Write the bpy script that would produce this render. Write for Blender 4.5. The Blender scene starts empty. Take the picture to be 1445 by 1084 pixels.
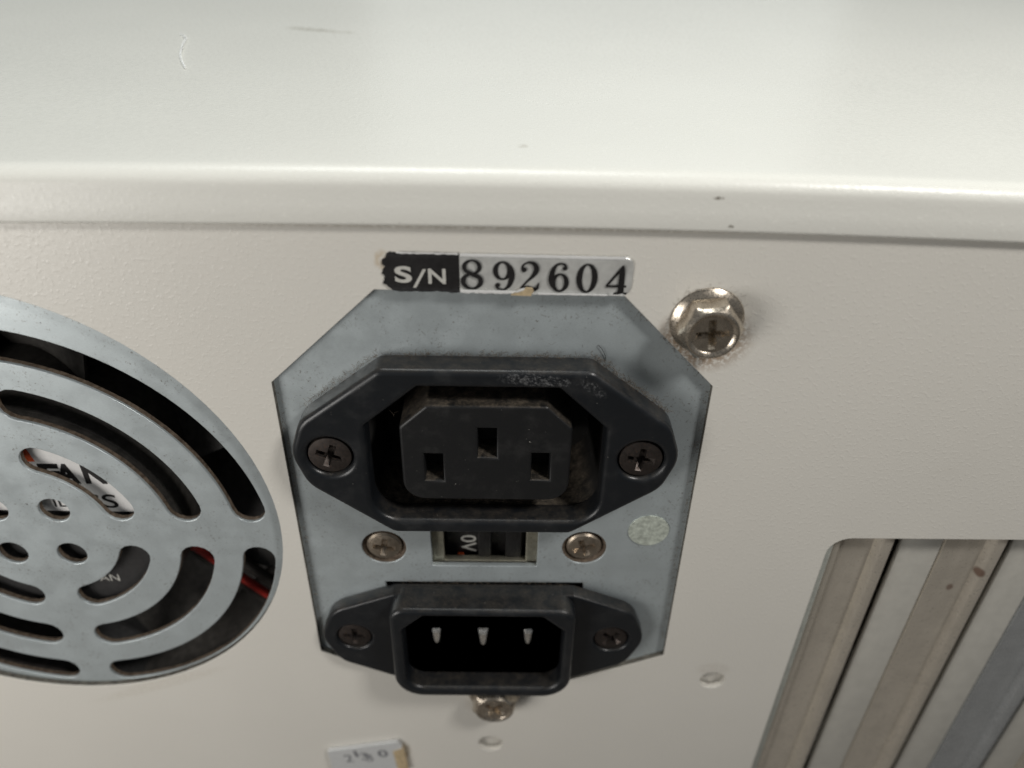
import bpy, bmesh, math, random
from mathutils import Vector, Matrix
random.seed(7)
S = 0.001                      # everything below is in millimetres
SC = bpy.context.scene
COL = SC.collection
PI = math.pi

# ------------------------------------------------------------------ camera
cd = bpy.data.cameras.new('camera'); cam = bpy.data.objects.new('camera', cd); COL.objects.link(cam)
SC.camera = cam
cd.sensor_width = 36.0; cd.lens = 36.0 * 1117.23 / 1445.0
cd.clip_start = 0.004; cd.clip_end = 50
PITCH, YAW, ROLL = 0.5994, 0.0120, 0.0204
F = Vector((math.sin(YAW)*math.cos(PITCH), math.cos(YAW)*math.cos(PITCH), -math.sin(PITCH)))
R0 = Vector((math.cos(YAW), -math.sin(YAW), 0)); U0 = R0.cross(F)
RR = R0*math.cos(ROLL) + U0*math.sin(ROLL); UU = -R0*math.sin(ROLL) + U0*math.cos(ROLL)
m = Matrix((RR, UU, -F)).transposed().to_4x4(); m.translation = Vector((2.2536, -81.5059, 65.4428))*S
cam.matrix_world = m
cd.dof.use_dof = True; cd.dof.focus_distance = 0.103; cd.dof.aperture_fstop = 15

# ------------------------------------------------------------------ light
w = bpy.data.worlds.new('World'); SC.world = w; w.use_nodes = True
bg = w.node_tree.nodes['Background']; bg.inputs[0].default_value = (0.86, 0.93, 1.0, 1); bg.inputs[1].default_value = 0.085
def area(name, loc, target, sx, sy, power, col):
    d = bpy.data.lights.new(name, 'AREA'); d.shape = 'RECTANGLE'; d.size = sx*S; d.size_y = sy*S
    d.energy = power; d.color = col
    o = bpy.data.objects.new(name, d); COL.objects.link(o); o.location = Vector(loc)*S
    o.rotation_euler = (Vector(target) - Vector(loc)).to_track_quat('-Z', 'Y').to_euler()
    return o
area('top_fill', (-80, 130, 950), (0, 60, 37), 420, 420, 6.5, (0.965, 1.0, 0.985))  # added overhead, behind the rear panel, to brighten only the top surfaces
area('key_light', (170, -130, 230), (10, 0, 0), 50, 50, 0.56, (1.0, 0.975, 0.94))  # unseen key at upper right, set close to steepen the falloff
area('left_fill', (-185, -160, -5), (-30, 0, -5), 110, 110, 0.31, (1.0, 0.97, 0.93))  # added fill with no known source, brightens the left of the panel
area('window_lamp', (170, 1500, 560), (20, 60, 37), 900, 640, 1.05, (0.95, 1.0, 0.97))
SC.view_settings.view_transform = 'Standard'; SC.view_settings.look = 'None'
SC.view_settings.gamma = 1.0; SC.view_settings.exposure = 0.0; SC.view_settings.use_curve_mapping = False

# ------------------------------------------------------------------ materials
class NT:
    def __init__(s, name):
        s.m = bpy.data.materials.new(name); s.m.use_nodes = True; s.t = s.m.node_tree
        s.p = s.t.nodes['Principled BSDF']
        tc = s.n('ShaderNodeTexCoord'); mp = s.n('ShaderNodeMapping'); mp.inputs['Scale'].default_value = (1000,)*3
        s.l(tc.outputs['Object'], mp.inputs['Vector']); s.co = mp.outputs['Vector']
    def n(s, k): return s.t.nodes.new(k)
    def l(s, a, b): s.t.links.new(a, b)
    def put(s, sock, v):
        if hasattr(v, 'is_output'): s.l(v, sock)
        else: sock.default_value = v
    def noise(s, scale, detail=3, rough=.5, co=None, dist=0):
        n = s.n('ShaderNodeTexNoise'); n.inputs['Scale'].default_value = scale; n.inputs['Detail'].default_value = detail
        n.inputs['Roughness'].default_value = rough; n.inputs['Distortion'].default_value = dist
        s.l(co or s.co, n.inputs['Vector']); return n.outputs['Fac']
    def ramp(s, v, a, b, lo=0., hi=1.):
        n = s.n('ShaderNodeMapRange'); n.inputs[1].default_value = a; n.inputs[2].default_value = b
        n.inputs[3].default_value = lo; n.inputs[4].default_value = hi; n.interpolation_type = 'SMOOTHSTEP'
        s.put(n.inputs[0], v); return n.outputs[0]
    def math(s, op, a, b=0.):
        n = s.n('ShaderNodeMath'); n.operation = op; n.use_clamp = False; s.put(n.inputs[0], a); s.put(n.inputs[1], b); return n.outputs[0]
    def mix(s, f, a, b):
        n = s.n('ShaderNodeMix'); n.data_type = 'RGBA'
        s.put(n.inputs[0], f)
        for i, c in ((6, a), (7, b)):
            if hasattr(c, 'is_output'): s.l(c, n.inputs[i])
            else: n.inputs[i].default_value = (*c, 1)
        return n.outputs[2]
    def mapped(s, loc=(0,0,0), scale=(1,1,1), rot=(0,0,0)):
        n = s.n('ShaderNodeMapping'); n.vector_type = 'TEXTURE'
        n.inputs['Location'].default_value = loc; n.inputs['Scale'].default_value = scale; n.inputs['Rotation'].default_value = rot
        s.l(s.co, n.inputs['Vector']); return n.outputs['Vector']
    def spot(s, loc, scale, rot=(0,0,0)):       # 1 inside an ellipsoid, 0 outside
        v = s.mapped(loc, scale, rot); n = s.n('ShaderNodeVectorMath'); n.operation = 'LENGTH'; s.l(v, n.inputs[0])
        return s.ramp(n.outputs['Value'], 1.0, 0.5)
    def sep(s, geo_normal=False):
        g = s.n('ShaderNodeNewGeometry'); x = s.n('ShaderNodeSeparateXYZ'); s.l(g.outputs['Normal'], x.inputs[0]); return x.outputs
    def bump(s, h, strength=.3, dist=.0001, prev=None):
        b = s.n('ShaderNodeBump'); b.inputs['Strength'].default_value = strength; b.inputs['Distance'].default_value = dist
        s.l(h, b.inputs['Height'])
        if prev: s.l(prev, b.inputs['Normal'])
        return b.outputs['Normal']
    def done(s, col=None, rough=None, metal=None, normal=None, spec=None, coat=None):
        p = s.p
        if col is not None:
            if hasattr(col, 'is_output'): s.l(col, p.inputs['Base Color'])
            else: p.inputs['Base Color'].default_value = (*col, 1)
        if rough is not None: s.put(p.inputs['Roughness'], rough)
        if metal is not None: s.put(p.inputs['Metallic'], metal)
        if normal is not None: s.l(normal, p.inputs['Normal'])
        if spec is not None: p.inputs['Specular IOR Level'].default_value = spec
        return s.m

M = {}
def mk_paint(name, base, spots=(), rlo=.32, rhi=.44, pim=.26, spec=.5):
    k = NT(name)
    peel = k.noise(1.7, 2, .5); fine = k.noise(4.5, 2, .6); big = k.noise(.035, 3, .6); sp = k.noise(2.1, 1, .4)
    c = k.mix(k.ramp(big, .3, .7), tuple(v*.985 for v in base), tuple(min(1, v*1.01) for v in base))
    c = k.mix(k.ramp(sp, .68, .78, 0, .4), c, tuple(min(.9, v*1.18) for v in base))          # pale orange-peel specks
    grime = k.ramp(k.noise(.09, 6, .7), .62, .85, 0, .08)
    c = k.mix(grime, c, (.30, .25, .18))
    fly = k.ramp(k.noise(.62, 3, .55), .785, .81, 0, .35)
    c = k.mix(fly, c, (.12, .09, .06))
    for loc, sc, rot, col, amt in spots:
        f = k.math('MULTIPLY', k.spot(loc, sc, rot), k.ramp(k.noise(1.6, 4, .7), .36, .56, 0, amt))
        c = k.mix(f, c, col)
    pimple = k.ramp(k.noise(1.9, 1, .4), .52, .74)
    nb = k.bump(pimple, pim, .00006); nb = k.bump(peel, .22, .00006, nb); nb = k.bump(fine, .2, .00003, nb)
    return k.done(c, k.ramp(peel, .3, .7, rlo, rhi), 0, nb, spec)
IV = (.675, .65, .592)
rz = math.radians
M['paint'] = mk_paint('ivory_paint', IV, [
    ((37.5, 0, -47.0), (3.5, 3, 2.2), (0,0,0), (.36,.31,.24), .2),
    ((26.1, 0, 16.6), (7.0, 3, 5.4), (0,0,0), (.24,.15,.08), .8),      # rusty dirt round the hex screw
    ((-11.7, 0, 26.4), (1.2, 2, 1.6), (0,0,0), (.45,.33,.18), .5),
    ((-15.2, 0, -71.5), (1.6, 2, 3.4), (0,0,0), (.30,.23,.13), .8),
    ((1.2, 0, -57.2), (6, 2, 3.6), (0,0,0), (.36,.29,.19), .35),
    ((-55, 0, -52.5), (16, 2, 1.6), (0,rz(-22),0), (.36,.29,.19), .15),
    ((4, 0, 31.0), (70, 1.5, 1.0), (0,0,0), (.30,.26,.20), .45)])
M['cover_paint'] = mk_paint('cover_paint', (.71, .70, .645), [
    ((24.9, -.6, 34.5), (.75, 1.0, .22), (0,0,0), (.16,.14,.11), 1.),
    ((26.7, -.8, 31.4), (.45, 1.0, .25), (0,0,0), (.16,.14,.11), 1.),
    ((-33.5, 72.5, 37), (6.2, 1.7, 2), (0,0,rz(-18)), (.42,.40,.34), .75),
    ((-27.5, 70.5, 37), (3.2, 1.0, 2), (0,0,rz(-8)), (.40,.37,.30), .6),
    ((4.0, 8.0, 37), (.8, .9, 2), (0,0,0), (.45,.42,.36), .5),
    ((0, -1.2, 36), (1.3, 1.0, .5), (0,0,0), (.55,.52,.45), .4)], .26, .34, .14, .3)
def mk_steel(name, base, dirt=(.14,.12,.095)):
    k = NT(name)
    a = k.noise(.28, 5, .62); b = k.noise(2.6, 6, .75); g = k.noise(9, 2)
    c = k.mix(k.ramp(a, .3, .7), tuple(v*.97 for v in base), tuple(v*1.02 for v in base))
    gr = k.noise(7, 3, .7, k.mapped((0,0,0), (2.5, 1, .7)))
    c = k.mix(k.ramp(gr, .25, .75), tuple(v*.88 for v in base), c)
    patch = k.ramp(k.noise(.13, 4, .6), .40, .58)
    c = k.mix(k.math('MULTIPLY', k.ramp(b, .56, .68, 0, .8), patch), c, dirt)
    c = k.mix(k.ramp(k.noise(1.15, 2, .5), .745, .79, 0, .8), c, (.06,.05,.04))
    st = k.noise(.5, 4, .6, k.mapped((0,0,0), (14, 1, .5)))
    c = k.mix(k.ramp(st, .4, .75, 0, .10), c, tuple(v*.7 for v in base))
    return k.done(c, k.ramp(a, .3, .7, .36, .52), .45, k.bump(g, .22, .00004), .5)
M['steel'] = mk_steel('galvanised_steel', (.50, .55, .56))
def mk_tan(name, base, rough):
    k = NT(name)
    a = k.noise(.5, 5, .65, k.mapped((0,0,0), (.8,1,9))); b = k.noise(1.6, 6, .75)
    c = k.mix(k.ramp(a, .32, .68), tuple(v*.95 for v in base), tuple(v*1.02 for v in base))
    c = k.mix(k.ramp(k.noise(.22, 4, .6), .4, .7, 0, .3), c, tuple(v*.7 for v in base))
    c = k.mix(k.ramp(b, .60, .74, 0, .45), c, (.20,.15,.09))
    c = k.mix(k.math('MULTIPLY', k.spot((74.6, 1.0, -24.6), (.85, 2.5, 1.1)), .75), c, (.16, .06, .03))
    c = k.mix(k.math('MULTIPLY', k.spot((72.0, 2.5, -29.0), (.7, 2.5, .9)), .6), c, (.16, .06, .03))
    return k.done(c, k.ramp(b, .3, .7, rough-.05, rough+.1), .6, k.bump(b, .1, .00004))
M['tan'] = mk_tan('yellowed_zinc', (.70, .645, .555), .30)
M['bright_steel'] = mk_tan('bright_steel', (.50, .52, .53), .22)
def mk_black(name, base, dust_amt, rough=.42):
    k = NT(name); nx = k.sep()
    g = k.noise(6, 3, .6)
    up = k.ramp(nx[2], .35, .95)
    blot = k.ramp(k.noise(.55, 5, .7), .30, .68)
    fib = k.ramp(k.noise(2.8, 5, .75), .42, .66)
    f = k.math('MULTIPLY', k.math('MULTIPLY', up, blot), k.math('ADD', k.math('MULTIPLY', fib, .6), .4))
    c = k.mix(k.math('MULTIPLY', f, dust_amt), base, (.21, .17, .125))
    film = k.ramp(k.noise(.3, 5, .65), .45, .75, 0, .045)                                     # thin film of dust on all faces
    c = k.mix(film, c, (.17, .16, .145))
    speck = k.ramp(k.noise(2.6, 2, .5), .755, .79, 0, .55)
    c = k.mix(speck, c, (.38, .36, .32))
    sc1 = k.math('MULTIPLY', k.spot((6.2, -3, 12.3), (5.6, 2.5, 1.1), (0, rz(4), 0)), k.ramp(k.noise(3.2, 5, .8, k.mapped((0,0,0),(1.3,1,.8),(0,rz(25),0))), .48, .66, 0, .5))
    c = k.mix(sc1, c, (.30, .30, .30))
    sc2 = k.math('MULTIPLY', k.spot((13.0, -3, 11.3), (2.4, 2.5, .9), (0, rz(38), 0)), k.ramp(k.noise(3.5, 5, .8), .48, .66, 0, .4))
    c = k.mix(sc2, c, (.30, .30, .30))
    r = k.ramp(film, 0, .045, rough, rough+.12)
    return k.done(c, r, 0, k.bump(g, .25, .00004), .45)
M['black'] = mk_black('black_plastic', (.0095, .0110, .0130), .22, .33)
M['core'] = mk_black('core_plastic', (.0092, .0096, .0102), .7, .42)
M['well'] = mk_black('dusty_well_plastic', (.010, .009, .008), 1.0, .7)
def mk_metal(name, base, rough, stain=(.10,.065,.035), amt=.6):
    k = NT(name); a = k.noise(.9, 4, .6); b = k.noise(3.5, 4, .7)
    c = k.mix(k.ramp(a, .35, .65), tuple(v*.8 for v in base), base)
    c = k.mix(k.ramp(b, .55, .72, 0, amt), c, stain)
    return k.done(c, k.ramp(b, .35, .7, rough, rough+.22), .9, k.bump(b, .12, .00004))
M['nickel'] = mk_metal('nickel_screw', (.58, .51, .42), .19)
M['bronze'] = mk_metal('dull_bronze_screw', (.46, .39, .31), .32)
M['dark_screw'] = mk_metal('blackened_screw', (.085, .072, .065), .42, (.11,.055,.03), .7)
M['pin'] = mk_metal('plated_pin', (.92, .90, .85), .16, (.6,.55,.5), .05)
M['brass'] = mk_metal('yellowed_frame', (.48, .46, .37), .45, (.13,.09,.05), .8)
def mk_dirt_and_shade(name):
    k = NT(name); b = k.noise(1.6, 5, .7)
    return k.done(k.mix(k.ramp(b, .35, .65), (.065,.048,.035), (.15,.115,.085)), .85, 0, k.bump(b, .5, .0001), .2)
M['dirt_and_shade'] = mk_dirt_and_shade('brown_dust_and_shade')  # dirt on the slot rims, painted ring shadow in the screw dishes
M['cut_edge'] = None
def plain(name, col, rough=.5, metal=0, var=.12, sc=1.5, spec=.5):
    k = NT(name); b = k.noise(sc, 5, .65)
    return k.done(k.mix(k.ramp(b, .3, .7), tuple(v*(1-var) for v in col), tuple(v*(1+var) for v in col)), rough, metal, k.bump(b, .1, .00004), spec)
M['cut_edge'] = plain('dirty_cut_edge', (.13, .12, .10), .6, .2, .5, 1.2)
M['grey_edge'] = plain('grey_green_primer', (.40, .41, .37), .5, .1, .1, .8)
M['white_lint'] = plain('white_lint', (.93, .93, .92), .6, 0, .02)
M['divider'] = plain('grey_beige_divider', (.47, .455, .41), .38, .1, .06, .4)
M['foil'] = plain('label_foil', (.66, .66, .63), .28, .4, .10, .7)
M['foil_edge_glint'] = plain('bare_foil_and_glint', (.88, .88, .86), .2, .25, .04)
M['ink'] = plain('black_ink', (.012, .011, .011), .42, 0, .3)
M['white_print'] = plain('grey_white_print', (.50, .49, .45), .5, 0, .08)
M['glue'] = plain('old_glue', (.46, .36, .22), .6, 0, .25)
M['paper'] = plain('white_tape', (.53, .535, .53), .45, 0, .05)
M['faded_ink'] = plain('faded_ink', (.17, .17, .18), .6, 0, .3, 3)
M['seal'] = plain('mottled_seal', (.52, .56, .49), .42, .25, .32, 1.1)
M['hub'] = plain('fan_plastic', (.055, .051, .046), .55, 0, .35, .8)
M['hub_label'] = plain('fan_label_white', (.82, .81, .79), .45, 0, .03)
M['hub_label_dark'] = plain('fan_label_black', (.022, .021, .021), .5, 0, .2)
M['orange'] = plain('orange_print', (.78, .13, .04), .5, 0, .15)
M['red_wire'] = plain('red_wire', (.50, .035, .025), .45, 0, .12)
M['black_wire'] = plain('grey_black_wire', (.05, .045, .04), .5, 0, .3)
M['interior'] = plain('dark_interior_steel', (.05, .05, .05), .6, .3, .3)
M['dust'] = plain('lint', (.16, .13, .10), .9, 0, .3, 3, .1)
M['desk'] = plain('desk_laminate', (.07, .06, .05), .45, 0, .12, .05)

# ------------------------------------------------------------------ helpers
def link(name, me, mat, parent=None):
    o = bpy.data.objects.new(name, me); COL.objects.link(o)
    if mat is not None: me.materials.clear(); me.materials.append(M[mat])
    if parent is not None: o.parent = parent; o.matrix_parent_inverse = parent.matrix_world.inverted()
    return o
def empty(name, loc, label, cat, group=None):
    o = bpy.data.objects.new(name, None); COL.objects.link(o); o.location = Vector(loc)*S; o.empty_display_size = .01
    o['label'] = label; o['category'] = cat
    if group: o['group'] = group
    bpy.context.view_layer.update(); return o
def smooth(me, ang=35):
    for p in me.polygons: p.use_smooth = True
    try: me.set_sharp_from_angle(angle=math.radians(ang))
    except Exception: pass
def from_bm(name, bm, mat, parent=None, ang=35):
    bmesh.ops.recalc_face_normals(bm, faces=bm.faces)
    bmesh.ops.scale(bm, vec=(S, S, S), verts=bm.verts)
    me = bpy.data.meshes.new(name); bm.to_mesh(me); bm.free(); smooth(me, ang)
    return link(name, me, mat, parent)
def area2(l): return sum(l[i-1][0]*l[i][1] - l[i][0]*l[i-1][1] for i in range(len(l)))/2
def circle(cx, cz, r, n=32): return [(cx + r*math.cos(2*PI*i/n), cz + r*math.sin(2*PI*i/n)) for i in range(n)]
def rounded(pts, r, n=6):
    """round the corners of a polygon; r a number or one radius per corner"""
    out = []; N = len(pts)
    for i in range(N):
        p = Vector(pts[i]); a = Vector(pts[i-1]); b = Vector(pts[(i+1) % N]); rr = r[i] if isinstance(r, (list, tuple)) else r
        if rr <= 0: out.append(tuple(p)); continue
        da = (a-p).normalized(); db = (b-p).normalized(); ang = da.angle(db); t = rr/math.tan(ang/2)
        t = min(t, (a-p).length*.49, (b-p).length*.49); q = t*math.tan(ang/2)
        c = p + (da+db).normalized()*(q/math.sin(ang/2))
        s = p + da*t; e = p + db*t
        v0 = s-c; v1 = e-c; a0 = math.atan2(v0.y, v0.x); d = (math.atan2(v1.y, v1.x)-a0+PI) % (2*PI)-PI
        for k in range(n+1):
            th = a0 + d*k/n; out.append((c.x+q*math.cos(th), c.y+q*math.sin(th)))
    return out
def extr_mesh(loops, y0, y1, bev=0.15, res=2):
    """solid sheet seen from -Y: first loop is the outline, the rest are openings; front at y0, back at y1 (y1>y0)"""
    cu = bpy.data.curves.new('c', 'CURVE'); cu.dimensions = '2D'; cu.fill_mode = 'BOTH'
    for i, l in enumerate(loops):
        if (area2(l) > 0) != (i == 0): l = l[::-1]
        sp = cu.splines.new('POLY'); sp.points.add(len(l)-1); sp.use_cyclic_u = True
        for q, (x, z) in zip(sp.points, l): q.co = (x*S, z*S, 0, 1)
    th = (y1-y0)/2
    cu.extrude = (th-bev)*S; cu.bevel_depth = bev*S; cu.bevel_resolution = res; cu.offset = -bev*S
    o = bpy.data.objects.new('c', cu); COL.objects.link(o)
    dg = bpy.context.evaluated_depsgraph_get(); me = bpy.data.meshes.new_from_object(o.evaluated_get(dg))
    bpy.data.objects.remove(o); bpy.data.curves.remove(cu)
    ym = (y0+y1)/2*S
    for v in me.vertices:
        x, y, z = v.co; v.co = (x, ym - z, y)
    bm = bmesh.new(); bm.from_mesh(me); bmesh.ops.remove_doubles(bm, verts=bm.verts, dist=1e-7)
    bmesh.ops.recalc_face_normals(bm, faces=bm.faces); bm.to_mesh(me); bm.free()
    smooth(me, 40)
    flat_e = set()
    for p in me.polygons:                       # keep the flat faces flat
        if abs(p.normal.y) > .9995: flat_e.update(p.edge_keys)
    at = me.attributes.get('sharp_edge') or me.attributes.new('sharp_edge', 'BOOLEAN', 'EDGE')
    for e in me.edges:
        if tuple(sorted(e.vertices)) in flat_e: at.data[e.index].value = True
    return me
def extr(name, loops, y0, y1, mat, parent=None, bev=.15, res=2): return link(name, extr_mesh(loops, y0, y1, bev, res), mat, parent)
def lathe_bm(prof, cx, cz, n=40, bm=None, ph=0.):
    """prof: list of (r, y) turned about the Y axis through (cx, cz)"""
    bm = bm or bmesh.new(); rings = []
    for r, y in prof:
        if r < 1e-6: rings.append([bm.verts.new((cx, y, cz))])
        else: rings.append([bm.verts.new((cx + r*math.cos(2*PI*i/n+ph), y, cz + r*math.sin(2*PI*i/n+ph))) for i in range(n)])
    for a, b in zip(rings, rings[1:]):
        for i in range(n):
            j = (i+1) % n
            if len(a) == 1 and len(b) == 1: continue
            if len(a) == 1: bm.faces.new((a[0], b[i], b[j]))
            elif len(b) == 1: bm.faces.new((a[i], a[j], b[0]))
            else: bm.faces.new((a[i], a[j], b[j], b[i]))
    return bm
def loft_bm(loops_y, cap=True, bm=None):
    """loops_y: [(loop, y)], all loops with the same count"""
    bm = bm or bmesh.new(); rs = [[bm.verts.new((x, y, z)) for x, z in l] for l, y in loops_y]
    for a, b in zip(rs, rs[1:]):
        n = len(a)
        for i in range(n): bm.faces.new((a[i], a[(i+1) % n], b[(i+1) % n], b[i]))
    if cap: bm.faces.new(rs[-1])
    return bm
def box_bm(x0, x1, y0, y1, z0, z1, bm=None):
    bm = bm or bmesh.new(); v = [bm.verts.new((x, y, z)) for x in (x0, x1) for y in (y0, y1) for z in (z0, z1)]
    for f in ((0,1,3,2), (4,6,7,5), (0,4,5,1), (2,3,7,6), (0,2,6,4), (1,5,7,3)): bm.faces.new([v[i] for i in f])
    return bm
def box(name, x0, x1, y0, y1, z0, z1, mat, parent=None, bev=.1):
    bm = box_bm(x0, x1, y0, y1, z0, z1)
    if bev: bmesh.ops.bevel(bm, geom=bm.edges[:], offset=bev, segments=2, affect='EDGES', profile=.5)
    return from_bm(name, bm, mat, parent)
def boolean_cut(me, cut_bm):
    bmesh.ops.recalc_face_normals(cut_bm, faces=cut_bm.faces); cm = bpy.data.meshes.new('k'); cut_bm.to_mesh(cm); cut_bm.free()
    a = bpy.data.objects.new('a', me); b = bpy.data.objects.new('b', cm); COL.objects.link(a); COL.objects.link(b)
    md = a.modifiers.new('b', 'BOOLEAN'); md.operation = 'DIFFERENCE'; md.solver = 'EXACT'; md.object = b
    dg = bpy.context.evaluated_depsgraph_get(); r = bpy.data.meshes.new_from_object(a.evaluated_get(dg))
    bpy.data.objects.remove(a); bpy.data.objects.remove(b); return r
def cross_cut(me, r, wd, y0, depth, rot, taper=.45):
    """four-winged recess, narrowing with depth"""
    for k in range(2):
        bm = bmesh.new()
        a = rot + k*PI/2; e = Vector((math.cos(a), math.sin(a))); n = Vector((-e.y, e.x)); k1 = 1+.003*k
        def ring(rr, ww, y): return [bm.verts.new((*(e*sx*rr + n*sz*ww).to_tuple()[:1], y, (e*sx*rr + n*sz*ww).y)) for sx, sz in ((-1,-1), (1,-1), (1,1), (-1,1))]
        A = ring(r, wd, y0-.6); B = ring(r*k1, wd, y0+.02); C = ring(r*taper, wd*.62, y0+depth*k1)
        bm.faces.new(A[::-1])
        for p, q in ((A, B), (B, C)):
            for i in range(4): bm.faces.new((p[i], p[(i+1) % 4], q[(i+1) % 4], q[i]))
        bm.faces.new(C)
        me = boolean_cut(me, bm)
    return me
def screw_mesh(prof, y_face, rc, wd, depth, rot, n=40):
    bm = lathe_bm(prof, 0, 0, n); bmesh.ops.recalc_face_normals(bm, faces=bm.faces)
    me = bpy.data.meshes.new('s'); bm.to_mesh(me); bm.free()
    me = cross_cut(me, rc, wd, y_face, depth, rot)
    me.transform(Matrix.Scale(S, 4)); smooth(me, 32); return me
def place(name, me, mat, parent, x, y, z, rot=0):
    o = bpy.data.objects.new(name, me); COL.objects.link(o)
    if mat and not me.materials: me.materials.append(M[mat])
    o.matrix_world = Matrix.Translation(Vector((x, y, z))*S) @ Matrix.Rotation(rot, 4, 'Y')
    if parent is not None:
        o.parent = parent; o.matrix_parent_inverse = parent.matrix_world.inverted()
    return o
def tube(name, pts, r, mat, parent=None, n=8, sub=6):
    P = [Vector(p) for p in pts]; Q = []
    for i in range(len(P)-1):
        a = P[max(0, i-1)]; b = P[i]; c = P[i+1]; d = P[min(len(P)-1, i+2)]
        for k in range(sub):
            t = k/sub; Q.append(.5*((2*b)+(c-a)*t+(2*a-5*b+4*c-d)*t*t+(3*b-a-3*c+d)*t**3))
    Q.append(P[-1]); bm = bmesh.new(); tube_into(bm, Q, r, n); return from_bm(name, bm, mat, parent, 60)
def tube_into(bm, Q, r, n):
    prev = None; first = None
    for i, q in enumerate(Q):
        t = (Q[min(i+1, len(Q)-1)] - Q[max(i-1, 0)]).normalized(); a = t.orthogonal().normalized() if abs(t.z) > .95 else t.cross(Vector((0,0,1))).normalized(); b = t.cross(a)
        ring = [bm.verts.new(q + (a*math.cos(2*PI*k/n) + b*math.sin(2*PI*k/n))*r) for k in range(n)]
        if prev:
            for k in range(n): bm.faces.new((prev[k], prev[(k+1) % n], ring[(k+1) % n], ring[k]))
        else: first = ring
        prev = ring
    bm.faces.new(first[::-1]); bm.faces.new(prev)
def text(name, body, x, z, y, width, height, mat, parent, bold=0., rot=0., shear=0., th=.03):
    """flat raised print whose box spans width x height mm, lower left corner at (x, z), facing -Y"""
    cu = bpy.data.curves.new('t', 'FONT'); cu.body = body; cu.size = 1; cu.offset = bold; cu.extrude = 0; cu.shear = shear
    o = bpy.data.objects.new('t', cu); COL.objects.link(o)
    dg = bpy.context.evaluated_depsgraph_get(); me = bpy.data.meshes.new_from_object(o.evaluated_get(dg))
    bpy.data.objects.remove(o); bpy.data.curves.remove(cu)
    xs = [v.co.x for v in me.vertices]; ys = [v.co.y for v in me.vertices]; x0, x1, y0, y1 = min(xs), max(xs), min(ys), max(ys)
    cr, sr = math.cos(rot), math.sin(rot)
    for v in me.vertices:
        u = (v.co.x-x0)/(x1-x0)*width; q = (v.co.y-y0)/(y1-y0)*height
        v.co = ((x+u*cr-q*sr)*S, y*S, (z+u*sr+q*cr)*S)
    return link(name, me, mat, parent)
def stroke_bm(pts, bm, y, f, sub=8, closed=False):
    """a brush stroke: pts of (u, v, halfwidth), smooth; f maps (u, v) to (x, z)"""
    P = [Vector(p) for p in pts]; n = len(P); Q = []
    rng = range(n if closed else n-1)
    for i in rng:
        if closed: a, b, c, d = P[i-1], P[i], P[(i+1) % n], P[(i+2) % n]
        else: a, b, c, d = P[max(0, i-1)], P[i], P[i+1], P[min(n-1, i+2)]
        for k in range(sub):
            t = k/sub; Q.append(.5*((2*b)+(c-a)*t+(2*a-5*b+4*c-d)*t*t+(3*b-a-3*c+d)*t**3))
    if not closed: Q.append(P[-1])
    N = len(Q); L = []; 
    for i in range(N):
        t = (Q[(i+1) % N]-Q[i-1]) if closed else (Q[min(i+1, N-1)]-Q[max(i-1, 0)]); t = Vector((t.x, t.y)).normalized(); nn = Vector((-t.y, t.x)); q = Vector((Q[i].x, Q[i].y)); h = Q[i].z
        L.append([bm.verts.new((f(*(q+nn*h*s))[0], y, f(*(q+nn*h*s))[1])) for s in (1, -1)])
    for i in range(N if closed else N-1):
        a, b = L[i], L[(i+1) % N]; bm.faces.new((a[0], a[1], b[1], b[0]))
def disc_bm(u, v, r, bm, y, f, n=16): bm.faces.new([bm.verts.new((f(u+r*math.cos(2*PI*i/n), v+r*math.sin(2*PI*i/n))[0], y, f(u+r*math.cos(2*PI*i/n), v+r*math.sin(2*PI*i/n))[1])) for i in range(n)])
def oval(cx, cy, rx, ry, thin, thick, n=16):
    return [(cx+rx*math.cos(2*PI*i/n), cy+ry*math.sin(2*PI*i/n), thin+(thick-thin)*abs(math.cos(2*PI*i/n))**1.4) for i in range(n)]

# ------------------------------------------------------------------ the setting under the case
me = bpy.data.meshes.new('desk'); me.from_pydata([(x*S, y*S, -150*S) for x, y in ((-900,-700), (1100,-700), (1100,900), (-900,900))], [], [(0,1,2,3)])
desk = link('desk', me, 'desk'); desk['kind'] = 'structure'

# ------------------------------------------------------------------ computer case
case = empty('computer_case', (60, 150, -146), 'ivory painted steel computer case with overhanging top cover and expansion slots', 'computer case')
FC = (-67.2, -15.1); FR = 37.9            # round fan opening in the case
GC = (-65.6, -18.05)                      # centre of the grille
octagon = [(-26.7, 9.5), (-12.9, 22.65), (16.1, 22.25), (28.3, 9.8), (28.8, -43.3), (13.5, -50.4), (-12.5, -50.6), (-26.8, -43.1)]
window = rounded([(49.6, -16.4), (154, -16.0), (154, -118), (49.2, -118)], [3.2, 3, 3, 3])
outline = [(-130, -140), (270, -140), (270, 33.9), (-130, 33.9)]
H1 = (0.7, -69.0); H2 = (37.8, -49.8)
panel = extr('rear_panel', [outline, circle(*FC, FR, 96), octagon, window, circle(*H1, 2.25, 28), circle(*H2, 2.1, 28)], 0, .95, 'paint', case, .1, 2)
panel.data.materials.append(M['cut_edge'])
for p in panel.data.polygons:                # bare dirty metal on the walls of the two big cutouts
    c = p.center/S
    if abs(p.normal.y) < .6 and -120 < c.x < 45 and -56 < c.z < 29: p.material_index = 1
for hx, hz in (H1, H2):
    for p in panel.data.polygons:
        if math.hypot(p.center.x/S-hx, p.center.z/S-hz) < 3: p.material_index = 0
panel['label'] = 'ivory painted rear panel with round, octagonal and rectangular cutouts'
for hx, hz in (H1, H2):
    box('backing_tab', hx-4.5, hx+4.5, .98+.3, 2.1, hz-6, hz+6, 'paint', case)

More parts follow.
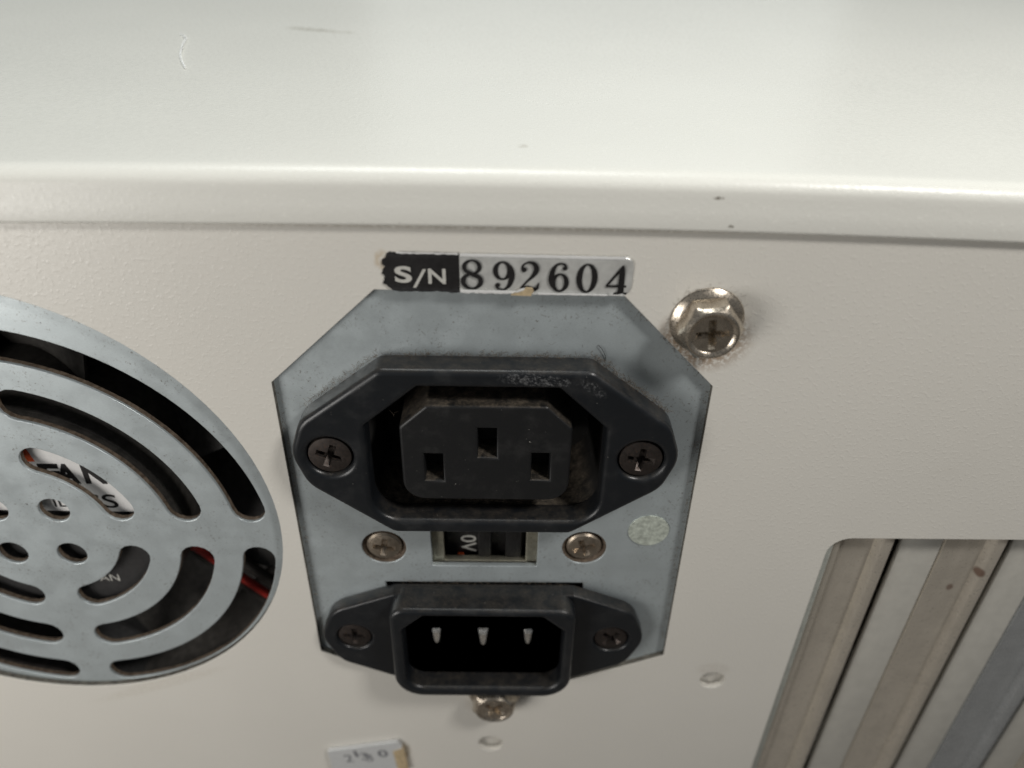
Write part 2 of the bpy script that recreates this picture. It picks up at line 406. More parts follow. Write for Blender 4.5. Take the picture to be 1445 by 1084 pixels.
# top cover: a sheet bent down into a lip over the rear panel, slightly bowed along its edge
def cover_dz(x): return -.000215*(x+8)**2 + .12*math.sin(x*.05)*.4
bm = bmesh.new()
prof = [(-.14, 30.88), (-.46, 30.86), (-.66, 30.90), (-.80, 31.02), (-.86, 31.3), (-.70, 33.2), (-.56, 34.6)]
for k in range(1, 11):
    a = k/10*PI/2; prof.append((1.55-2.1*math.cos(a), 34.92+2.1*math.sin(a)))
prof += [(2.5, 37.04), (5, 37.05), (10, 37.05), (25, 37.05), (60, 37.05), (120, 37.05), (240, 37.05), (400, 37.05), (400, 35.9), (240, 35.9), (60, 35.9), (5, 35.9), (.75, 35.6), (.1, 34.9), (-.08, 34.3), (-.14, 33)]
xs = [-132+i*(404/120) for i in range(121)]
rows = [[bm.verts.new((x, y, z + cover_dz(max(-75, min(x, 100)))*max(0, 1-max(0, y)/60))) for y, z in prof] for x in xs]
for a, b in zip(rows, rows[1:]):
    n = len(prof)
    for i in range(n): bm.faces.new((a[i], b[i], b[(i+1) % n], a[(i+1) % n]))
bm.faces.new(rows[0]); bm.faces.new(rows[-1][::-1])
cover = from_bm('top_cover', bm, 'cover_paint', case, 38)
cover['label'] = 'glossy ivory top cover bent down into a lip above the rear panel'
for nm, x0, x1, y0, y1, z0, z1 in (('side_panel', -132, -130.6, 1.2, 398, -144, 35.5), ('side_panel', 270.6, 272, 1.2, 398, -144, 35.5), ('front_panel', -130.3, 270.3, 396.5, 398, -140, 35.5), ('bottom_panel', -130.3, 270.3, 1.2, 396, -144, -141)):
    box(nm, x0, x1, y0, y1, z0, z1, 'paint', case)
for fx in (-115, 255):
    for fy in (25, 375):
        from_bm('foot', lathe_bm([(0, -3), (9, -3), (10, -1), (10, 2), (0, 2)], 0, 0, 20), 'black', case).matrix_world = Matrix.Translation(Vector((fx, fy, -147))*S) @ Matrix.Rotation(PI/2, 4, 'X')

# expansion slots: painted divider bars and zinc slot covers with folded rims
pitch = 16.7
def slot_cover(x, mat, first):
    # cross-section in (x, y): flat strip, folded rim towards the viewer on the right
    left = [(-.2, 2.6), (-.1, 1.75), (.3, 1.6), (1.0, 1.65), (1.15, 2.35)] if first else [(.2, 2.9), (.3, 2.35)]
    sec = left + [(5.9, 2.4), (6.2, 2.3), (6.75, 1.3), (7.2, .95), (7.75, .85), (8.3, 1.0), (8.65, 1.4), (8.75, 4.2), (7.9, 4.2), (7.8, 3.2), (left[0][0], 3.2)]
    b = bmesh.new(); zs = [-10-i*5.5 for i in range(21)]
    rr = [[b.verts.new((x+u, y, z)) for u, y in sec] for z in zs]
    for p, q in zip(rr, rr[1:]):
        for i in range(len(sec)): b.faces.new((p[i], p[(i+1) % len(sec)], q[(i+1) % len(sec)], q[i]))
    b.faces.new(rr[0]); b.faces.new(rr[-1][::-1])
    return from_bm('slot_cover', b, mat, case, 28)
X0 = 51.2
for i, (mt, lb) in enumerate((('tan', 'yellowed zinc slot cover next to the left end of the slot window'), ('tan', 'yellowed zinc slot cover with a rust spot on its rim'), ('bright_steel', 'shiny grey steel slot cover'), ('tan', None), ('tan', None), ('tan', None))):
    o = slot_cover(X0 + i*pitch, mt, i == 0)
    if lb: o['label'] = lb
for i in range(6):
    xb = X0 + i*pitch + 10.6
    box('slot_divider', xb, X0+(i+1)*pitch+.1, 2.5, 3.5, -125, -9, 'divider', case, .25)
box('slot_divider', 44.0, 50.95, 1.0, 2.4, -125, -9, 'grey_edge', case, .25)

# hexagon washer-head screws
HEXW = lathe_bm([(0, .05), (4.35, .05), (4.42, -.12), (4.3, -.32), (3.6, -.62), (3.3, -.85), (0, -.85)], 0, 0, 48)
bmesh.ops.recalc_face_normals(HEXW, faces=HEXW.faces); bmesh.ops.scale(HEXW, vec=(S,)*3, verts=HEXW.verts)
washer_me = bpy.data.meshes.new('washer'); HEXW.to_mesh(washer_me); HEXW.free(); smooth(washer_me, 40)
def hex_head():
    n = 48; R = 3.85; b = bmesh.new()
    def hexr(t): 
        a = (t % (PI/3)) - PI/6; return R*math.cos(PI/6)/math.cos(a)
    prof = [(0, 'r', -.8), (1, 'h', -.8), (1, 'h', -2.7), (2, 'm', -3.05), (3.1, 'r', -3.45), (2.85, 'r', -3.55), (2.55, 'r', -3.42), (2.4, 'r', -3.28), (1.4, 'r', -3.24), (0, 'r', -3.22)]
    rings = []
    for v, k, y in prof:
        if v == 0: rings.append([b.verts.new((0, y, 0))]); continue
        ring = []
        for i in range(n):
            t = 2*PI*i/n; r = {'r': v, 'h': hexr(t), 'm': min(hexr(t), 3.4)}[k]
            ring.append(b.verts.new((r*math.cos(t), y, r*math.sin(t))))
        rings.append(ring)
    for p, q in zip(rings, rings[1:]):
        for i in range(n):
            j = (i+1) % n
            if len(p) == 1: b.faces.new((p[0], q[i], q[j]))
            elif len(q) == 1: b.faces.new((p[i], p[j], q[0]))
            else: b.faces.new((p[i], p[j], q[j], q[i]))
    bmesh.ops.recalc_face_normals(b, faces=b.faces); me = bpy.data.meshes.new('h'); b.to_mesh(me); b.free()
    me = cross_cut(me, 1.95, .45, -3.25, 1.7, 0.0)
    me.transform(Matrix.Scale(S, 4)); smooth(me, 26); return me
head_me = hex_head()
for x, z, rot, lb in ((26.1, 19.2, -.12, 'nickel hexagon screw with a cross recess beside the octagonal cutout'), (1.35, -53.9, .72, 'nickel hexagon screw under the male power inlet')):
    e = bpy.data.objects.new('hex_screw', None); COL.objects.link(e); e.empty_display_size = .005
    e.matrix_world = Matrix.Translation(Vector((x, 0, z))*S); e.parent = case; e.matrix_parent_inverse = case.matrix_world.inverted(); e['label'] = lb
    bpy.context.view_layer.update()
    place('washer', washer_me, 'nickel', e, x, 0, z, rot); place('head', head_me, 'nickel', e, x, 0, z, rot)

# ------------------------------------------------------------------ power supply
psu = empty('power_supply', (-30, 60, -58), 'grey steel power supply behind the case cutouts with sockets and fan grille', 'power supply')
PY0, PY1 = 1.0, 1.85
def arc_slot(r0, r1, a0, a1, n=20):
    rm = (r0+r1)/2; h = (r1-r0)/2; out = []
    for i in range(n+1): a = a0+(a1-a0)*i/n; out.append((GC[0]+r1*math.cos(a), GC[1]+r1*math.sin(a)))
    for i in range(1, 8):
        t = PI*i/8; c = (GC[0]+rm*math.cos(a1), GC[1]+rm*math.sin(a1)); out.append((c[0]+h*math.cos(a1+t), c[1]+h*math.sin(a1+t)))
    for i in range(n+1): a = a1+(a0-a1)*i/n; out.append((GC[0]+r0*math.cos(a), GC[1]+r0*math.sin(a)))
    for i in range(1, 8):
        t = PI*i/8; c = (GC[0]+rm*math.cos(a0), GC[1]+rm*math.sin(a0)); out.append((c[0]+h*math.cos(a0+PI+t), c[1]+h*math.sin(a0+PI+t)))
    return out
slots = []
for q in range(4):
    for r0, r1 in ((12.05, 16.5), (20.8, 25.7), (29.85, 34.6)):
        d = math.asin((2.55+(r1-r0)/2)/((r0+r1)/2)); slots.append(arc_slot(r0, r1, q*PI/2+d, (q+1)*PI/2-d, 24))
    a = q*PI/2+PI/4; slots.append(circle(GC[0]+6.15*math.cos(a), GC[1]+6.15*math.sin(a), 2.15, 24))
PS = ((-15.05, -20.3), (14.35, -19.95))
sw = [(-8.1, -24.05), (7.5, -24.0), (7.5, -13), (-8.1, -13)]
outlet_hole = [(-16.2, -12.0), (16.2, -12.0), (16.2, 5.4), (9.6, 12), (-8.9, 12), (-16.2, 5.4)]
inlet_hole = [(-15.4, -47), (14.7, -47), (14.7, -27.45), (-15.4, -27.65)]
plate_out = [(-112, -56), (32.5, -56), (32.5, 29.5), (-112, 29.5)]
def clip_hole(l): return l
plate = extr('back_plate', [plate_out] + slots + [circle(*p, 3.25, 32) for p in PS] + [rounded(sw, .15, 2), outlet_hole, inlet_hole], PY0, PY1, 'steel', psu, .12, 2)
plate['label'] = 'bluish grey galvanised steel plate with a stamped fan grille'
# stamped slot rims: brown dirt on the inner edges
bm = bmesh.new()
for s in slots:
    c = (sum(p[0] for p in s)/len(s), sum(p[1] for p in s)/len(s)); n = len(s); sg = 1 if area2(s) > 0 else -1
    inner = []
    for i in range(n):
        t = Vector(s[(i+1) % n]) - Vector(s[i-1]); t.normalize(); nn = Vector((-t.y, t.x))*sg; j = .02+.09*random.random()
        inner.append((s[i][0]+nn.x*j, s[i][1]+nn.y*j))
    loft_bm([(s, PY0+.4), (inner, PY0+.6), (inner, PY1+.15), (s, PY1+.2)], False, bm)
grime = from_bm('slot_rim_dust', bm, 'dirt_and_shade', psu); grime['kind'] = 'stuff'
# housing walls
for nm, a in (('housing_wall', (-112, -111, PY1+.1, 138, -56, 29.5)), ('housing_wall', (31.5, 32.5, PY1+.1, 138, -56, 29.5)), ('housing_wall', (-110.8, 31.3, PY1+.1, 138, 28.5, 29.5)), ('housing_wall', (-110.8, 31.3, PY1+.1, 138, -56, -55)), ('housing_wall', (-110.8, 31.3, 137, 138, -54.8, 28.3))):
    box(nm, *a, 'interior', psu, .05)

# small plate screws in dished holes
pan_me = screw_mesh([(0, 2.2), (2.35, 2.2), (2.62, 1.75), (2.58, 1.4), (2.3, 1.1), (1.6, .92), (.8, .84), (0, .82)], .84, 1.75, .46, 1.1, .2)
for i, (x, z) in enumerate(PS):
    sc = place('plate_screw', pan_me, 'bronze', psu, x, 0, z, .35 - i*.55)
    from_bm('dish', lathe_bm([(3.35, 1.02), (3.2, 1.25), (2.75, 1.75), (2.3, 1.95), (2.3, 2.3), (3.4, 2.3), (3.45, 1.1)], x, z, 36), 'dirt_and_shade', sc)  # dish coloured dark to paint in the shadow ring round the head
# round seal
sl = circle(23.4, -16.2, 2.95, 48)
seal = extr('round_seal', [[(x, z) for x, z in sl]], .86, .995, 'seal', psu, .04, 2); seal['label'] = 'mottled pale green round seal'

# voltage selector
vs = bpy.data.objects.new('voltage_switch', None); COL.objects.link(vs); vs.matrix_world = Matrix.Translation(Vector((-.3, 2, -24))*S); vs.parent = psu; vs.matrix_parent_inverse = psu.matrix_world.inverted(); bpy.context.view_layer.update()
vs['label'] = 'recessed black voltage switch in a yellowed frame between the sockets'; vs.empty_display_size = .005
extr('frame', [[(-8.6, -24.8), (8.0, -24.8), (8.0, -12.5), (-8.6, -12.5)], [(-6.35, -24.05), (5.85, -24.05), (5.85, -13), (-6.35, -13)]], 2.12, 3.3, 'brass', vs, .15)
box('switch_body', -6.3, 5.8, 4.4, 8, -26, -12.5, 'ink', vs, .2)
box('slider', -1.35, .65, 3.0, 6, -25.4, -13, 'ink', vs, .3)
box('slider', 2.75, 5.2, 2.9, 6, -25.4, -13, 'ink', vs, .3)
text('lettering', '0V', -4.0, -21.0, 4.36, 3.5, 2.35, 'white_print', vs, .01, -PI/2)
box('indicator_mark', -4.5, -3.55, 4.2, 4.36, -25.35, -24.6, 'orange', vs, .05)

# ---- female outlet
def part_empty(name, parent, loc, label):
    e = bpy.data.objects.new(name, None); COL.objects.link(e); e.empty_display_size = .005
    e.matrix_world = Matrix.Translation(Vector(loc)*S); e.parent = parent; e.matrix_parent_inverse = parent.matrix_world.inverted(); e['label'] = label
    bpy.context.view_layer.update(); return e
out = part_empty('power_outlet', psu, (0, 1, 0), 'black female three-slot power outlet with octagonal flange')
fl = rounded([(-12.9, 13.5), (13.0, 13.5), (25.9, .9), (23.9, -4.8), (11.6, -13.4), (-12.6, -13.5), (-24.2, -4.8), (-25.9, .9)], [2.2, 2.2, 4.2, 3.4, 2.5, 2.5, 3.4, 4.2], 8)
fl = rounded([(-12.9, 13.5), (13.0, 13.5), (23.4, 5.3), (25.1, 0.2), (23.2, -4.9), (11.6, -13.3), (-12.6, -13.4), (-23.4, -4.9), (-25.1, .2), (-23.4, 5.3)], [2.0, 2.0, 4.5, 5, 4.5, 2.2, 2.2, 4.5, 5, 4.5], 7)
op = rounded([(-8.3, 11.0), (9.0, 11.0), (15.2, 4.9), (15.2, -11.0), (-15.2, -11.0), (-15.2, 4.9)], [.5, .5, .7, 4.0, 4.0, .7], 8)
extr('flange', [fl, op, circle(-20.05, 0, 3.02, 36), circle(20.05, 0, 3.02, 36)], -3.0, .97, 'black', out, .75, 5)
def shrink(l, k):
    sg = 1 if area2(l) > 0 else -1; o = []
    for i in range(len(l)):
        t = (Vector(l[(i+1) % len(l)])-Vector(l[i-1])).normalized(); o.append((l[i][0]-t.y*sg*k, l[i][1]+t.x*sg*k))
    return o
opd = [p for i, p in enumerate(op) if (Vector(p)-Vector(op[i-1])).length > .01]
opb = shrink(opd, -.35)
from_bm('well', loft_bm([(opb, -2.0), (opb, .5), (shrink(opd, .1), 9), (shrink(opd, .3), 13.0)]), 'well', out)
co = rounded([(-7.4, 8.0), (7.7, 8.0), (11.0, 4.6), (11.0, -7.55), (-10.95, -7.55), (-10.95, 4.6)], [.7, .7, .9, 3.0, 3.0, .9], 7)
def rect(cx, cz, w_, h_): return [(cx-w_/2, cz-h_/2), (cx+w_/2, cz-h_/2), (cx+w_/2, cz+h_/2), (cx-w_/2, cz+h_/2)]
extr('core', [co, rect(.2, 2.15, 2.4, 4.7), rect(-6.75, -2.0, 2.4, 4.5), rect(7.15, -1.7, 2.4, 4.5)], -2.45, 12.8, 'core', out, .4, 4)
for cx, cz in ((.2, 2.15), (-6.75, -2.0), (7.15, -1.7)):
    box('contact_slot', cx-1.15, cx+1.15, 1.2, 2.0, cz-2.2, cz+2.2, 'well', out, .05)
cs_me = screw_mesh([(0, 0), (2.6, 0), (2.86, -2.3), (2.75, -2.55), (1.9, -2.72), (0, -2.8)], -2.78, 1.85, .45, 1.3, 0)
for x, r in ((-20.05, .35), (20.05, .12)):
    place('flange_screw', cs_me, 'dark_screw', out, x, 0, 0, r)

# ---- male inlet
CZ = -37.7; CX = -.55
inl = part_empty('power_inlet', psu, (CX, 1, CZ), 'black male power inlet with three metal pins in a raised shroud')
ifl = rounded([(-14.0, -27.75), (13.2, -27.6), (22.6, -31.6), (24.9, -37.7), (22.4, -43.6), (12.8, -48.2), (-13.8, -48.2), (-23.4, -43.6), (-25.9, -37.7), (-23.6, -31.8)], [.6, .6, 4.5, 5, 4.5, 1, 1, 4.5, 5, 4.5], 7)
iop = rounded([(-9.2, -29.0), (8.4, -29.0), (11.7, -32.2), (11.7, -46.2), (-12.5, -46.2), (-12.5, -32.2)], [.4, .4, .5, 3.0, 3.0, .5], 7)
iop2 = shrink([p for i, p in enumerate(iop) if (Vector(p)-Vector(iop[i-1])).length > .01], -.2)
extr('flange', [ifl, rect(CX, -37.6, 25.4, 18.2), circle(-20.65, CZ, 2.75, 32), circle(19.6, CZ, 2.75, 32)], -1.5, .97, 'black', inl, .45, 3)
osh = rounded([(-14.4, -27.55), (13.4, -27.55), (13.4, -48.3), (-14.4, -48.3)], [2.4, 2.4, 4.6, 4.6], 9)
extr('shroud', [osh, iop], -4.7, .5, 'black', inl, .8, 5)
from_bm('well', loft_bm([(iop2, -3.7), (iop2, 0), (shrink(iop2, .3), 12)]), 'black', inl)
for cx, y0 in ((-7.75, -1.9), (-.5, -2.2), (6.5, -1.9)):
    b = bmesh.new(); zt, zb = -34.7, -39.2
    for sec in ((-.0, 1.0, 1.0),): pass
    def ring(y, wt, wb, zt, zb): return [(cx-wb, zb), (cx+wb, zb), (cx+wt, zt), (cx-wt, zt)], y
    L = [ring(12, 1.0, .7, zt, zb), ring(y0+2.0, 1.0, .6, zt, zb), ring(y0+.7, .85, .45, zt-.25, zb+.4), ring(y0, .55, .3, zt-.9, zb+.9)]
    loft_bm(L, True, b); bmesh.ops.bevel(b, geom=b.edges[:], offset=.16, segments=3, affect='EDGES')
    from_bm('pin', b, 'pin', inl)
cs2 = screw_mesh([(0, 0), (2.4, 0), (2.62, -.9), (2.5, -1.1), (1.7, -1.25), (0, -1.32)], -1.3, 1.75, .45, 1.1, 0)
for x, r in ((-20.65, .05), (19.6, .7)):
    place('flange_screw', cs2, 'dark_screw', inl, x, 0, CZ, r)

# ------------------------------------------------------------------ cooling fan inside the power supply
FY = 3.0
fan = empty('cooling_fan', (GC[0], 15, GC[1]-40), 'black cooling fan with printed hub label seen through the steel grille', 'fan')
from_bm('hub', lathe_bm([(0, FY), (19.2, FY), (20.4, FY+.5), (20.9, FY+1.6), (20.9, 22), (0, 22)], *GC, 64), 'hub', fan)
hub = fan.children[0]
fr_out = [(GC[0]-40, GC[1]-37.6), (GC[0]+40, GC[1]-37.6), (GC[0]+40, GC[1]+40), (GC[0]-40, GC[1]+40)]
extr('frame', [fr_out, circle(*GC, 37.4, 72)], 2.3, 27, 'hub', fan, .3)
for k in range(7):
    b = bmesh.new(); a0 = 2*PI*k/7+.25; nr, na = 6, 8; g = []
    for i in range(nr+1):
        r = 20.6+i*(36.2-20.6)/nr; row = []
        for j in range(na+1):
            a = a0 + (j/na)*.74*(1+.25*i/nr) + .12*i/nr; y = 11+10*(j/na)+.8*math.sin(PI*j/na)
            row.append((GC[0]+r*math.cos(a), y, GC[1]+r*math.sin(a)))
        g.append(row)
    T = [[b.verts.new(p) for p in row] for row in g]; Bt = [[b.verts.new((x, y+.9, z)) for x, y, z in row] for row in g]
    for i in range(nr):
        for j in range(na):
            b.faces.new((T[i][j], T[i+1][j], T[i+1][j+1], T[i][j+1])); b.faces.new((Bt[i][j], Bt[i][j+1], Bt[i+1][j+1], Bt[i+1][j]))
    for i in range(nr):
        b.faces.new((T[i][0], Bt[i][0], Bt[i+1][0], T[i+1][0])); b.faces.new((T[i][na], T[i+1][na], Bt[i+1][na], Bt[i][na]))
    for j in range(na):
        b.faces.new((T[0][j], T[0][j+1], Bt[0][j+1], Bt[0][j])); b.faces.new((T[nr][j], Bt[nr][j], Bt[nr][j+1], T[nr][j+1]))
    from_bm('blade', b, 'hub', fan)
# hub label: white upper part, black lower part, print
ZS = 65.44+(-17.6-65.44)*(FY-.15+81.5)/86.5
def seg(z_lo, z_hi, r): 
    pts = []; n = 60
    for i in range(n+1):
        z = z_lo + (z_hi-z_lo)*i/n; x = math.sqrt(max(0, r*r-(z-GC[1])**2)); pts.append((GC[0]+x, z))
    for i in range(n, -1, -1):
        z = z_lo + (z_hi-z_lo)*i/n; x = math.sqrt(max(0, r*r-(z-GC[1])**2)); pts.append((GC[0]-x, z))
    return [p for i, p in enumerate(pts) if (Vector(p)-Vector(pts[i-1])).length > 1e-3]
def flat(name, loop, y, mat, parent):
    bm = bmesh.new(); bm.faces.new([bm.verts.new((x, y, z)) for x, z in loop]); bmesh.ops.triangulate(bm, faces=bm.faces); o = from_bm(name, bm, mat, parent); return o
ly = FY-.06
extr('hub_label', [seg(ZS, GC[1]+17.6, 17.6)], FY-.14, FY-.03, 'hub_label', hub, .02); hub.children[0]['label'] = 'white half of the round hub label'
extr('hub_label', [seg(GC[1]-17.6, ZS-.05, 17.6)], FY-.14, FY-.03, 'hub_label_dark', hub, .02)
pY = FY-.17
KH = (FY-.15+81.5)/86.5
def hx(x): return 2.25+(x-2.25)*KH
def hz(z): return 65.44+(z-65.44)*KH
text('lettering', 'F', hx(-64.05), hz(-12.15), pY, 2.8, 3.6, 'ink', hub, .05)
text('lettering', 'A', hx(-61.9), hz(-12.15), pY, 3.15, 3.6, 'ink', hub, .045)
text('lettering', 'N', hx(-58.0), hz(-12.15), pY, 3.0, 3.6, 'ink', hub, .05)
text('lettering', 'SS', hx(-58.95), hz(-16.85), pY, 4.4, 2.6, 'ink', hub, .008)
text('lettering', 'IL', hx(-63.9), hz(-16.75), pY, 1.9, 1.7, 'ink', hub, .01)
text('lettering', '1', hx(-70.55), hz(-22.6), pY, .7, 1.5, 'white_print', hub, .01, .5)
text('lettering', '2', hx(-68.6), hz(-22.9), pY, .9, 1.4, 'white_print', hub, .0)
text('lettering', 'AN', hx(-61.6), hz(-32.7), pY, 3.1, 1.45, 'white_print', hub, -.004, .02)
flat('print_mark', [(hx(x), hz(z)) for x, z in ((-66.6, -4.3), (-64.9, -4.5), (-64.1, -8.1), (-66.2, -8.1))], pY, 'orange', hub)
# fan lead: a red and a dark wire with a strut
tube('wire', [(-52, 8.2, -22.5), (-47.4, 8.3, -27.5), (-45.6, 8.4, -29.6), (-40.7, 8.6, -35.5), (-35.0, 9.0, -42.5), (-31, 10, -49)], .72, 'red_wire', psu)['label'] = 'red fan wire seen through the grille'
tube('wire', [(-52.5, 9.0, -24.2), (-47.0, 9.0, -30.2), (-42.0, 9.2, -36.6), (-36.0, 9.6, -44.0), (-33, 10.5, -50)], .8, 'black_wire', psu)
tube('wire', [(-50, 9.6, -21.0), (-43.9, 9.6, -28.6), (-38.7, 9.8, -35.0), (-33.0, 10.2, -42.0)], .9, 'black_wire', psu)

# ------------------------------------------------------------------ serial number sticker
st = empty('serial_sticker', (2.5, 0, 22.5), 'silver serial number sticker reading S/N 892604 above the octagonal cutout', 'sticker')
def tilt(x): return -.0068*(x-2.6)
rag = random.Random(3)
def sheet(name, x0, x1, mat, left_rag=False, right_round=False, thick=.09):
    n = int((x1-x0)/.25)+1; nz = 22; b = bmesh.new(); G = []
    for i in range(n+1):
        x = x0+(x1-x0)*i/n; row = []
        for j in range(nz+1):
            v = j/nz; xx = x
            zt = 27.36; zb = 22.62
            if left_rag and i < 5: xx += (5-i)/5*.9*((abs(v-.5)*2)**5) + (5-i)/5*(.16*math.sin(v*23)+.10*math.sin(v*51+1))
            if right_round and i > n-5: xx -= (i-(n-5))/5*.8*((abs(v-.5)*2)**6)
            z = zb+(zt-zb)*v+tilt(x) + (.04*math.sin(x*2.1)+.03*math.sin(x*5.3))*(1 if v > .9 or v < .1 else 0)
            y = -.06-.05*math.sin(x*.7)*math.sin(v*3)
            if v > .93: y += (v-.93)/.07*.30*.5                   # edge rolled back on to the paint
            if v < .06: y -= (.06-v)/.06*.16*(1+.5*math.sin(x*1.3))
            if right_round and x > 15.3: y -= .12*math.sin((x-15.3)*2.4)*(.5+.5*math.sin(v*7))
            row.append(b.verts.new((xx, y-.12, z)))
        G.append(row)
    for i in range(n):
        for j in range(nz): b.faces.new((G[i][j], G[i+1][j], G[i+1][j+1], G[i][j+1]))
    r = bmesh.ops.extrude_face_region(b, geom=b.faces[:]); bmesh.ops.translate(b, vec=(0, .10, 0), verts=[v for v in r['geom'] if isinstance(v, bmesh.types.BMVert)])
    return from_bm(name, b, mat, st, 50)
sheet('black_field', -11.65, -3.02, 'ink', left_rag=True)
sheet('silver_field', -2.98, 16.75, 'foil', right_round=True)
# foil edge strips, near white to paint in the highlight of the upper edge
def strip(z0, z1, x0, x1, y, jit, mat='foil_edge_glint'):
    b = bmesh.new(); n = int((x1-x0)/.3); P = []
    for i in range(n+1):
        x = x0+(x1-x0)*i/n; k = jit*(rag.random()-.5); P.append([b.verts.new((x, y, z1+tilt(x))), b.verts.new((x, y-.05, (z0+z1)/2+k+tilt(x))), b.verts.new((x, y, z0+k+tilt(x)))])
    for p, q in zip(P, P[1:]):
        for k in range(2): b.faces.new((p[k], q[k], q[k+1], p[k+1]))
    return from_bm('foil_edge_glint', b, mat, st, 60)
strip(27.05, 27.45, -2.9, 15.7, -.235, .07)
strip(22.58, 23.0, -2.9, 3.6, -.40, .12)
strip(22.55, 22.78, 6.0, 14.0, -.38, .06)
strip(27.28, 27.46, -10.0, -3.1, -.235, .12)
b = bmesh.new()
pts = [(2.9, 22.5), (3.5, 22.9), (4.2, 23.15), (4.6, 23.5), (5.3, 23.45), (5.5, 23.05), (5.3, 22.75), (5.2, 22.45)]
b.faces.new([b.verts.new((x, -.62, z)) for x, z in pts]); r = bmesh.ops.extrude_face_region(b, geom=b.faces[:]); bmesh.ops.translate(b, vec=(0, .25, 0), verts=[v for v in r['geom'] if isinstance(v, bmesh.types.BMVert)])
from_bm('torn_patch', b, 'glue', st)
b = bmesh.new(); pts = [(3.3, 22.95), (3.9, 23.35), (4.5, 23.55), (4.3, 23.2), (3.7, 22.95)]
b.faces.new([b.verts.new((x, -.70, z)) for x, z in pts]); r = bmesh.ops.extrude_face_region(b, geom=b.faces[:]); bmesh.ops.translate(b, vec=(0, .05, 0), verts=[v for v in r['geom'] if isinstance(v, bmesh.types.BMVert)])
from_bm('curled_foil', b, 'foil_edge_glint', st)
ty = -.30
text('letter', 'S', -10.35, 23.75, ty, 1.95, 2.1, 'white_print', st, .03)
text('letter', '/', -8.35, 23.15, ty, 1.6, 2.35, 'white_print', st, -.005)
text('letter', 'N', -6.55, 23.68, ty, 2.0, 1.9, 'white_print', st, .02)
def digit(ch, cx, cz, wd=2.15, ht=3.55):
    b = bmesh.new(); y = -.315
    def f(u, v):
        if ch == '6': u, v = 1-u, 1.5-v
        return cx+(u-.5)*wd, cz+(v-.75)/1.5*ht
    if ch == '0': stroke_bm(oval(.5, .75, .36, .70, .045, .135, 20), b, y, f, 4, True)
    elif ch == '8':
        stroke_bm(oval(.5, 1.13, .33, .33, .045, .095), b, y, f, 4, True); stroke_bm(oval(.5, .41, .385, .37, .045, .11), b, y-.003, f, 4, True)
        stroke_bm([(.22, 1.0, .05), (.45, .80, .10), (.8, .58, .06)], b, y-.006, f)
    elif ch in '96':
        stroke_bm(oval(.44, 1.02, .31, .43, .045, .11), b, y, f, 4, True)
        stroke_bm([(.76, 1.28, .06), (.84, .95, .125), (.83, .6, .125), (.72, .24, .085), (.5, .06, .05), (.26, .10, .05), (.17, .25, .06)], b, y-.003, f)
        disc_bm(.23, .28, .115, b, y-.006, f)
    elif ch == '2':
        stroke_bm([(.14, 1.10, .05), (.18, 1.30, .05), (.42, 1.45, .05), (.70, 1.36, .10), (.80, 1.08, .13), (.66, .78, .09), (.36, .46, .05), (.10, .14, .05)], b, y, f)
        disc_bm(.23, 1.08, .125, b, y-.003, f)
        stroke_bm([(.08, .10, .05), (.35, .17, .09), (.62, .10, .10), (.84, .11, .07), (.91, .42, .035)], b, y-.006, f)
    elif ch == '4':
        stroke_bm([(.76, 1.46, .06), (.40, .92, .06), (.06, .44, .05)], b, y, f); stroke_bm([(.04, .42, .055), (.5, .42, .055), (.98, .42, .055)], b, y-.003, f)
        stroke_bm([(.74, 1.48, .05), (.74, 1.2, .125), (.74, .6, .14), (.74, .1, .14)], b, y-.006, f); stroke_bm([(.42, .05, .05), (.72, .06, .06), (1.04, .05, .05)], b, y-.009, f)
    return from_bm('digit', b, 'ink', st)
for ch, cx, cz in (('8', -1.58, 24.92), ('9', 2.05, 24.80), ('2', 5.0, 24.82), ('6', 8.3, 24.72), ('0', 11.52, 24.66), ('4', 14.9, 24.52)):
    digit(ch, cx, cz, 2.6 if ch in '89' else 2.45, 3.7)

# ------------------------------------------------------------------ voltage tape below the inlet
vt = empty('voltage_sticker', (-22.5, 0, -77), 'small tilted white sticker marked 230 beneath the power inlet', 'sticker')
a = math.radians(13.8)
def tl(u, v): return (-28.8+u*math.cos(a)-v*math.sin(a)*.25, -70.8+u*math.sin(a)+v)
extr('tape', [rounded([tl(0, 0), tl(13.2, 0), tl(13.9, -2.2), tl(13.3, -9), tl(-.2, -7.5)][::-1], .25)], -.75, -.05, 'paper', vt, .1)
extr('glue_patch', [[tl(12.0, -2.6), tl(14.0, -2.0), tl(14.2, -9.2), tl(12.2, -9.5)][::-1]], -.82, -.04, 'glue', vt, .1)
text('digit', '2', *tl(2.9, -4.1), -.79, 1.5, 2.3, 'faded_ink', vt, .0, a*.7)
text('digit', '3', *tl(6.0, -4.1), -.79, 1.5, 2.3, 'faded_ink', vt, .01, a*.7)
text('digit', '0', *tl(9.3, -3.9), -.79, 1.8, 2.2, 'faded_ink', vt, .02, a*.7)
text('smudge', '3', *tl(6.7, -4.8), -.785, 1.5, 2.3, 'faded_ink', vt, -.01, a*.9)
text('smudge', '1', *tl(5.0, -2.9), -.785, .6, 2.0, 'faded_ink', vt, -.005, a)

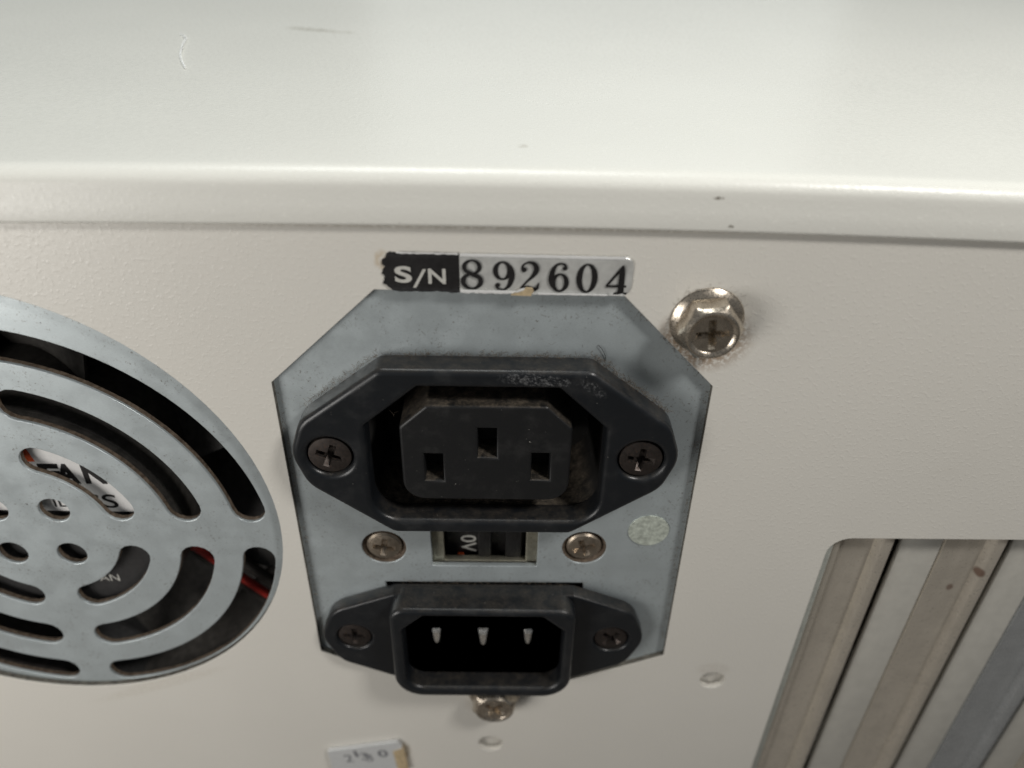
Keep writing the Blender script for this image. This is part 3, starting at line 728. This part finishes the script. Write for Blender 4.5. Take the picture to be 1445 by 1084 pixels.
# ------------------------------------------------------------------ dust: lint on ledges, hairs
def fibre(bm, p, L, r, out=.5):
    d = Vector((random.uniform(-1,1), -random.uniform(0, out), random.uniform(-1,1))).normalized(); q = Vector(p); Q = [q.copy()]
    for k in range(4):
        d = (d+Vector((random.uniform(-.8,.8), random.uniform(-.4,.4), random.uniform(-.8,.8)))).normalized(); q = q+d*L/4; q.y = min(q.y, p[1]+.05); Q.append(q.copy())
    tube_into(bm, Q, r, 3)
bm = bmesh.new()
def along(p, q, n, y0, y1, L, spread=.35):
    for _ in range(n):
        t = random.random(); fibre(bm, (p[0]+(q[0]-p[0])*t+random.uniform(-spread, spread), random.uniform(y0, y1), p[1]+(q[1]-p[1])*t+random.uniform(-spread*.3, spread)), random.uniform(.3, 1)*L, random.uniform(.010, .022))
along((-12.5, 13.5), (13, 13.5), 330, .2, .95, .8)
along((13.2, 13.6), (23.4, 5.4), 330, .0, .95, 1.1)
along((-23.5, 5.4), (-13.2, 13.6), 170, .2, .95, .8)
along((-26.3, -40), (-26.4, 9), 130, .6, .95, .8, .2)
along((28.2, -40), (28.0, 9.5), 170, .6, .95, .9, .25)
along((16, 21.8), (27.8, 9.8), 60, .8, .95, .6, .2)
along((-13, -27.2), (12, -27.2), 150, .2, .95, .6, .2)
for _ in range(80):
    t = random.uniform(0, 2*PI); rr = 4.4+abs(random.gauss(0, .35)); fibre(bm, (26.1+rr*math.cos(t), -.02, 19.2+rr*math.sin(t)), random.uniform(.2, .6), .012)
for _ in range(140):
    x = random.uniform(-26, 28); z = random.uniform(-40, 21); fibre(bm, (x, .97, z), random.uniform(.3, 1.2), .012, .1)
lint = from_bm('lint', bm, 'dust'); lint['kind'] = 'stuff'; lint['label'] = 'brown dust and short lint caught round the sockets and screws'; lint['category'] = 'dust'
h = tube('hair', [(13.57, .9, 15.0), (14.0, .8, 14.75), (14.35, .8, 14.2), (14.7, .85, 13.4), (14.75, .9, 12.8)], .04, 'ink'); h['label'] = 'short dark curved hair above the female outlet'; h['category'] = 'hair'
h = tube('hair', [(-54.8, 66.2, 37.12), (-52.4, 62.2, 37.25), (-50.9, 56.1, 37.3), (-48.8, 49.0, 37.2), (-45.6, 41.7, 37.12)], .11, 'white_lint'); h['label'] = 'pale curved lint hair lying on the top cover'; h['category'] = 'hair'
